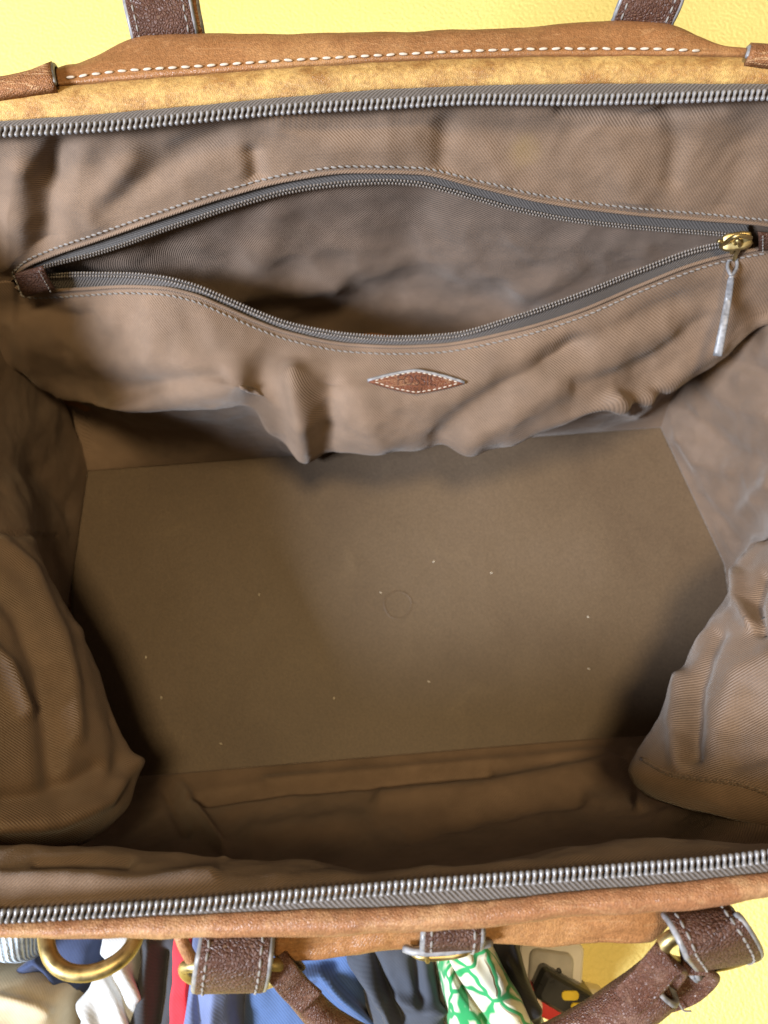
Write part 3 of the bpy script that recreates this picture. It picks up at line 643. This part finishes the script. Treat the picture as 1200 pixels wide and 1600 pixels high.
tube('painted_edge', np.array([q(*p) for p in ed[:18]]), .0011, M['edge'], patch, k=8, up=tuple(n))
stitch('stitching', np.array([q(*p) for p in lozenge(.86, .0021)] + [q(*lozenge(.86, .0021)[0])]), .0034, .0024, .0004, M['threadpale'], patch, up=tuple(n))
M['emboss'] = leather('embossed_leather', (0.085, 0.028, 0.014), (0.11, 0.04, 0.02), (.5, .8), scratch=.1)
def text(body, size, cx, cy):
    cu = bpy.data.curves.new('lettering', 'FONT'); cu.body = body; cu.size = size; cu.align_x = 'CENTER'; cu.align_y = 'CENTER'; cu.extrude = .00012
    tmp = bpy.data.objects.new('tmp_text', cu); C.objects.link(tmp); bpy.context.view_layer.update()
    me = bpy.data.meshes.new_from_object(tmp.evaluated_get(bpy.context.evaluated_depsgraph_get())); bpy.data.objects.remove(tmp)
    for v in me.vertices:
        p = q(v.co.x + cx, v.co.y*1.15 + cy, .0020 + v.co.z); v.co = p
    me.materials.clear(); link('lettering', me, M['emboss'], patch, False)
text('FOSSIL', .0085, 0, .0008); text('1954', .0042, 0, -.0052)

# ------------------------------------------------------------ straps, rings, handles
def strap(name, pts, width, side, mat='dark', th=.0034, n=40, parent=bag, st_in=.0035, cross=False):
    path = crom(pts, n); side = np.asarray(side, float); side /= np.linalg.norm(side)
    o = sweep(name, path, round_prof(width, th, .0012), M[mat], parent, side=tuple(side))
    T = np.gradient(path, axis=0); T /= np.linalg.norm(T, axis=1, keepdims=True)
    S = np.broadcast_to(side, T.shape) - T*(T @ side)[:, None]; S /= np.linalg.norm(S, axis=1, keepdims=True); U = np.cross(S, T)
    if (U * (CAM - path)).sum() < 0: U = -U
    for s in (-1, 1):
        sweep('painted_edge', path + S*s*(width/2 - .0001), circ(th*.43, 8), M['edge'], o, up=(.3, .2, .9))
        stitch('stitching', resample(path + S*s*(width/2 - st_in) + U*(th/2 + .0001), 200), .0046, .0033, .0006, M['thread'], o)
    return o
# front left loop over its ring
R = az
strap('strap', [R(372, 1456, .286), R(370, 1470, .2905), R(366, 1500, .2935), R(361, 1530, .288), R(358, 1545, .279), R(360, 1538, .270), R(364, 1510, .266)], .0285, (1, .02, 0))
tube('ring', crom([R(289, 1511, .276), R(310, 1509, .280), R(370, 1508, .281), R(425, 1507, .281), R(441, 1510, .278), R(440, 1524, .268), R(400, 1540, .258), R(340, 1540, .258), R(296, 1526, .266)], 60, True), .0026, M['brass'], bag, closed=True)
strap('strap', [R(1088, 1424, .288), R(1096, 1434, .294), R(1112, 1460, .2985), R(1130, 1486, .292), R(1138, 1502, .281), R(1126, 1502, .270), R(1105, 1480, .268)], .0265, (1, .13, -.06))
tube('ring', crom([R(1036, 1494, .281), R(1036, 1478, .287), R(1052, 1464, .290), R(1080, 1460, .290), R(1130, 1462, .287), R(1172, 1470, .282), R(1170, 1490, .272), R(1120, 1506, .262), R(1060, 1506, .268)], 60, True), .0031, M['brass'], bag, closed=True)
tube('ring', crom([R(76, 1446, .268), R(73, 1474, .276), R(83, 1502, .280), R(108, 1519, .281), R(148, 1519, .280), R(187, 1500, .277), R(209, 1474, .272), R(212, 1448, .266), R(145, 1436, .262)], 60, True), .0034, M['brass'], bag, closed=True)
tube('ring_tab', crom([R(120, 1440, .268), R(145, 1446, .272), R(170, 1440, .266)], 10), .004, M['dark'], bag)
# front handle: rolled leather, hollow open ends, tongues round the rings
hp = crom([R(452, 1530, .266), R(476, 1560, .262), R(520, 1604, .256), R(600, 1646, .250), R(720, 1668, .248), R(840, 1648, .252), R(930, 1606, .258), R(1000, 1560, .266), R(1030, 1536, .270)], 90)
rr_ = np.interp(np.linspace(0, 1, 90), [0, .12, .3, .7, .9, 1], [.62, .72, .85, 1.1, 1.16, 1.12])
no = 16; wall = [(math.cos(2*math.pi*i/no), math.sin(2*math.pi*i/no)) for i in range(no)]
T, S, U = frames(hp, (0, .2, 1))
Vo = hp[:, None] + rr_[:, None, None]*.0095*(S[:, None]*np.array([w_[0] for w_ in wall])[None, :, None] + U[:, None]*np.array([w_[1] for w_ in wall])[None, :, None])
Vi = hp[:, None] + rr_[:, None, None]*.0066*(S[:, None]*np.array([w_[0] for w_ in wall])[None, :, None] + U[:, None]*np.array([w_[1] for w_ in wall])[None, :, None])
ff = grid_faces(90, no, True); b_ = 90*no
ff2 = [tuple(i + b_ for i in f[::-1]) for f in grid_faces(90, no, True)]
rim = [(i, (i+1) % no, b_ + (i+1) % no, b_ + i)[::-1] for i in range(no)] + [(89*no+i, 89*no+(i+1) % no, b_+89*no+(i+1) % no, b_+89*no+i) for i in range(no)]
M['handle'] = leather('handle_leather', (0.105, 0.045, 0.030), (0.18, 0.10, 0.07), (.5, .7), pebble=.0011, rough=.33, bumpd=.0003, scr=(.26, .17, .12), scratch=.3, wscale=60)
handle = mesh('handle', np.vstack([Vo.reshape(-1, 3), Vi.reshape(-1, 3)]), ff + ff2 + rim, M['handle'], bag)
for k in (0, 89):
    tube('painted_edge', (Vo[k] + Vi[k])/2, .0016, M['edge'], handle, closed=True, k=8, up=tuple(T[k]))
seam = hp + (U*-.35 + S*np.where(True, .94, 0))*.0095*rr_[:, None]
stitch('stitching', seam, .0034, .0024, .0005, M['threadpale'], handle)
def tongue(pts, w, side, th=.0026):
    sweep('handle_tongue', crom(pts, 40), round_prof(w, th, .0011), M['handle'], handle, side=side)
tongue([R(486, 1566, .270), R(462, 1545, .274), R(442, 1521, .2795), R(431, 1507, .2785), R(441, 1503, .270), R(458, 1524, .263)], .0125, (.73, .68, .05))
tongue([R(978, 1566, .279), R(1010, 1536, .2825), R(1030, 1512, .2885), R(1043, 1497, .2885), R(1050, 1508, .277), R(1036, 1530, .270)], .0135, (.73, -.69, .05))
tongue([R(1040, 1560, .258), R(1072, 1548, .262), R(1096, 1528, .267), R(1104, 1512, .272), R(1092, 1500, .276), R(1066, 1498, .278)], .012, (.6, -.8, .1))
# loose thread at the handle's end
tube('loose_thread', crom([R(1052, 1562, .262), R(1062, 1570, .264), R(1068, 1579, .264), R(1080, 1580, .263)], 16), .0004, M['thread'], handle, k=6)
# buckle tab in the middle of the front
tab = strap('buckle_tab', [R(708, 1440, .286), R(708, 1456, .2895), R(707, 1470, .289), R(706, 1480, .283), R(705, 1482, .26)], .0235, (1, .03, 0), th=.004, st_in=.003)
sweep('tab_keeper', crom([R(633, 1482, .279), R(650, 1487, .282), R(700, 1486, .284), R(745, 1478, .284), R(766, 1473, .281)], 24), round_prof(.003, .004, .0012), M['edge'], tab)
buckle = tube('buckle', crom([R(648, 1490, .276), R(660, 1495, .278), R(690, 1495, .278), R(722, 1490, .278), R(728, 1484, .272), R(690, 1480, .268), R(652, 1484, .270)], 40, True), .0016, M['brass'], bag, closed=True, k=8)
tube('buckle_prong', crom([R(664, 1480, .284), R(666, 1492, .2825), R(668, 1502, .278)], 10), .0011, M['brass'], buckle, k=8)
# rear straps and the rear handle they carry
YB = lambda x, y, z: az(x, y, z)
strap('strap', [az(262, 66, .285), az(258, 58, .296), az(252, 30, .303), az(244, -8, .308), az(236, -70, .314), az(232, -120, .312)], .0330, (1, .12, 0))
o = strap('strap_backing', [az(284, 62, .283), az(284, 50, .293), az(278, 20, .296), az(270, -40, .298), az(262, -110, .30)], .022, (1, .12, 0), 'shell')
strap('strap', [az(1000, 52, .283), az(1001, 40, .296), az(1012, 14, .304), az(1022, -12, .309), az(1034, -70, .314), az(1040, -120, .312)], .0300, (1, -.12, 0))
tube('handle', crom([az(232, -112, .312), az(300, -230, .315), az(480, -320, .31), az(640, -340, .308), az(800, -320, .31), az(970, -230, .315), az(1040, -112, .312)], 70), .0095, M['handle'], bag)
for x in (234, 1038):
    tube('ring', crom([az(x-55, -100, .312), az(x, -88, .3175), az(x+55, -100, .312), az(x+40, -140, .306), az(x-40, -140, .306)], 40, True), .0028, M['brass'], bag, closed=True)
# leather sole closing the bag underneath
xs = [(-.265, Yfr(-.265) - .012), (.285, Yfr(.285) - .012), (.285, Ybk(.285) + .018), (-.265, Ybk(-.265) + .018)]
vv = [(x, y, z) for z in (.0, .0045) for x, y in xs]
mesh('sole', vv, [(3, 2, 1, 0), (4, 5, 6, 7), (0, 1, 5, 4), (1, 2, 6, 5), (2, 3, 7, 6), (3, 0, 4, 7)], M['shell'], bag, smooth=False)

# ------------------------------------------------------------ clothes heaped in front of the bag
def cloth_mat(name, col, **kw): 
    a = dict(period=.0016, contrast=.04, rough=.85, sheen=.1, stain=.12, dist=.2, bumpd=.00004); a.update(kw); return fabric(name, col, **a)
def heap(name, label, quad, zt, mat, folds=(), amp=.006, scale=20, seed=0, cat='garment', power=7, group=None):
    """a crumpled garment: top sheet over the quad (pixels taken at height zt), its borders rolling down to the floor"""
    c = [az(x, y, zt) for x, y in quad]; n = 70
    s = np.linspace(0, 1, n); P = np.zeros((n, n, 3))
    for j, b_ in enumerate(s):
        for i, a in enumerate(s):
            p = (c[0]*(1-a) + c[1]*a)*(1-b_) + (c[3]*(1-a) + c[2]*a)*b_
            e = (1 - abs(2*a-1)**power) * (1 - abs(2*b_-1)**power)
            P[j, i] = (p[0], p[1], .001 + zt * max(0, e)**.5)
    m_ = (P[..., 2] - .001) / zt
    P = wrinkle(P, folds, amp, scale, .0006, seed, np.clip(m_, 0, 1))
    P[..., 2] = np.maximum(P[..., 2], .0005)
    o = sheet(name, P, mat, None, base=LAST[0]); return tag(o, label, cat, group)
G = 'clothes heaped in front of the bag'
heap('ribbed_jumper', 'pale blue knitted garment with ribbed cuff beside the brass ring', [(-120, 1440), (62, 1440), (40, 1522), (-120, 1530)], .105, cloth_mat('ribbed_knit', (.34, .42, .50), period=.0042, contrast=.35, angle=.35, bumpd=.0012), [], .004, 18, 1, 'jumper', group=G)
heap('cream_shirt', 'cream cotton shirt folded under the pale blue knit', [(-140, 1512), (-10, 1512), (112, 1562), (90, 1690), (-140, 1690)][:1] + [(108, 1548), (88, 1700), (-140, 1700)], .10, cloth_mat('cream_cotton', (.46, .39, .26)), [([(0, 1560), (70, 1580)], 10, .004)], .006, 18, 2, 'shirt', group=G)
heap('navy_trousers', 'navy trousers lying behind the brass ring', [(40, 1436), (170, 1436), (130, 1580), (10, 1550)], .075, cloth_mat('navy_cotton', (.030, .045, .10)), [([(20, 1530), (60, 1500), (90, 1530)], 8, .008)], .006, 26, 3, 'trousers', group=G)
heap('white_shirt', 'white shirt with long creases hanging below the brass ring', [(150, 1430), (206, 1430), (232, 1720), (80, 1720)], .095, cloth_mat('white_cotton', (.44, .47, .49)), [([(150, 1500), (190, 1560), (215, 1620)], 6, -.006), ([(120, 1540), (150, 1610)], 9, .006), ([(185, 1500), (205, 1560)], 7, .005)], .005, 22, 4, 'shirt', group=G)
heap('black_jacket', 'black and charcoal jacket between white shirt and red cloth', [(196, 1425), (290, 1425), (300, 1720), (215, 1720)], .085, cloth_mat('charcoal_cloth', (.035, .038, .045)), [([(232, 1480), (225, 1600)], 10, .01), ([(255, 1490), (245, 1600)], 7, -.01)], .006, 22, 5, 'jacket', group=G)
heap('red_cloth', 'strip of bright red cloth beside the blue denim', [(268, 1430), (300, 1430), (300, 1720), (248, 1720)], .097, cloth_mat('red_cloth', (.62, .03, .045)), [], .004, 22, 6, 'cloth', group=G)
heap('blue_shirt', 'periwinkle blue shirt lying under the front left strap', [(280, 1430), (372, 1430), (372, 1720), (268, 1720)], .10, cloth_mat('periwinkle_cotton', (.11, .145, .27)), [([(340, 1500), (330, 1600)], 12, .006), ([(300, 1540), (310, 1600)], 8, -.006)], .006, 22, 7, 'shirt', group=G)
heap('denim_jeans', 'mid blue denim jeans crumpled under the hollow handle end', [(358, 1430), (590, 1430), (600, 1720), (352, 1720)], .088, cloth_mat('blue_denim', (.055, .10, .22), contrast=.12), [([(440, 1540), (500, 1520), (540, 1560), (580, 1620)], 9, .009), ([(470, 1560), (510, 1610)], 10, -.010), ([(470, 1510), (520, 1505)], 9, -.006), ([(520, 1530), (570, 1600)], 8, .006)], .007, 22, 8, 'jeans', group=G)
heap('grey_trousers', 'dark grey trousers beside the green patterned cloth', [(535, 1430), (680, 1430), (720, 1720), (590, 1720)], .105, cloth_mat('slate_cloth', (.050, .058, .075)), [([(560, 1490), (610, 1600)], 7, .009), ([(580, 1490), (630, 1600)], 6, -.008), ([(600, 1560), (680, 1580)], 10, .006), ([(650, 1500), (660, 1570)], 9, -.006)], .005, 22, 9, 'trousers', group=G)
m, t, nd, lk, b = nt('green_white_print'); ob = coords(t, 'UV')
nz1 = tex(t, 'ShaderNodeTexNoise', ob, Scale=40, Detail=2)
vo = tex(t, 'ShaderNodeTexVoronoi', mixc(t, .03, ob, nz1.outputs['Color']), Scale=66, feature='DISTANCE_TO_EDGE'); vo.inputs['Randomness'].default_value = .75
lk.new(ramp(t, vo.outputs[0], [(0.07, (.015, .27, .08)), (0.13, (.60, .60, .46))]), b.inputs['Base Color']); b.inputs['Roughness'].default_value = .9; b.inputs['Sheen Weight'].default_value = .3
bump(t, b, addm(t, ramp(t, vo.outputs[0], [(0.1, (0,)*3), (0.2, (1,)*3)]), nz1.outputs[0], .3), .0006)
heap('patterned_cloth', 'green cloth printed with white blotches under the buckle tab', [(660, 1440), (756, 1440), (905, 1700), (700, 1700)], .115, m, [([(690, 1500), (760, 1600)], 5, -.008), ([(730, 1500), (800, 1590)], 12, .004)], .003, 22, 10, 'cloth', group=G)
heap('black_shirt', 'black garment at the edge of the heap beside the white socket', [(745, 1430), (808, 1430), (868, 1640), (790, 1640)], .100, cloth_mat('black_cotton', (.018, .018, .02)), [([(790, 1500), (830, 1580)], 9, .006)], .004, 22, 11, 'garment', group=G)
# white power socket on the yellow surface
sock = empty('power_socket', tuple(az(862, 1518, 0)), 'white plastic power socket with rounded plate beside the black garment', 'socket')
M['plastic'] = plain('white_plastic', (.70, .67, .60), .35, var=.06, bumpd=0); M['hole'] = plain('socket_hole', (.03, .03, .03), .6)
sc_ = az(862, 1518, .02)
def slab(name, w, h, z0, z1, cx, cy, mat, parent, rot=-.13, r=.006, bev=.002):
    o = rrect(w, h, r, 5); V, Fc = [], []; levels = ((1, z0), (1, z1-bev), (1-2*bev*.4/w, z1-bev*.35), (1-2*bev/w, z1))
    for s, z in levels:
        for x, y in o:
            x = (x - w/2)*s; y = (y + h/2)*s; V.append((cx + x*math.cos(rot) - y*math.sin(rot), cy + x*math.sin(rot) + y*math.cos(rot), z))
    k = len(o)
    for l in range(3): Fc += [(l*k+i, l*k+(i+1) % k, (l+1)*k+(i+1) % k, (l+1)*k+i) for i in range(k)]
    Fc.append(tuple(range(3*k, 4*k)))
    return mesh(name, V, Fc, mat, parent, smooth=False)
cx, cy = sc_[0], sc_[1]
slab('plate', .047, .040, 0, .016, cx, cy, M['plastic'], sock)
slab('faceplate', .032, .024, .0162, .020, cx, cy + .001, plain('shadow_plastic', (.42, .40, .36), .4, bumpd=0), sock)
pods('pin_hole', np.array([[cx - .005, cy + .001, .0202], [cx + .005, cy, .0202]]), np.tile([0, 1., 0], (2, 1)), np.tile([0, 0, 1.], (2, 1)), .005, .0022, M['hole'], sock, .3)
# small bright packets beside the socket
def packet(name, label, x, y, w, h, rot, col, z=.03, marks=()):
    p = az(x, y, z); o = empty(name, (p[0], p[1], 0), label, 'packet')
    slab('wrapper', w, h, 0.0008, z, p[0], p[1], plain(name + '_film', col, .35, var=.1), o, rot, .004, .006)
    for dx, dy, mw, mh, mc in marks:
        slab('printed_mark', mw, mh, z + .0002, z + .0012, p[0] + dx, p[1] + dy, plain(name + '_print', mc, .4), o, rot + .5, min(mw, mh)*.45, .0004)
packet('black_packet', 'small black packet with yellow marks below the white socket', 882, 1560, .042, .022, -.5, (.02, .02, .02), .034, [(.004, .002, .012, .006, (.75, .55, .03)), (.009, -.005, .010, .005, (.75, .55, .03))])
packet('red_packet', 'small red packet lying beside the black top', 868, 1582, .055, .016, -.45, (.60, .03, .03), .030, [(-.016, .004, .014, .010, (.8, .62, .5))])
packet('white_packet', 'small off-white packet behind the black and yellow one', 922, 1566, .026, .014, -.2, (.78, .72, .55), .020)
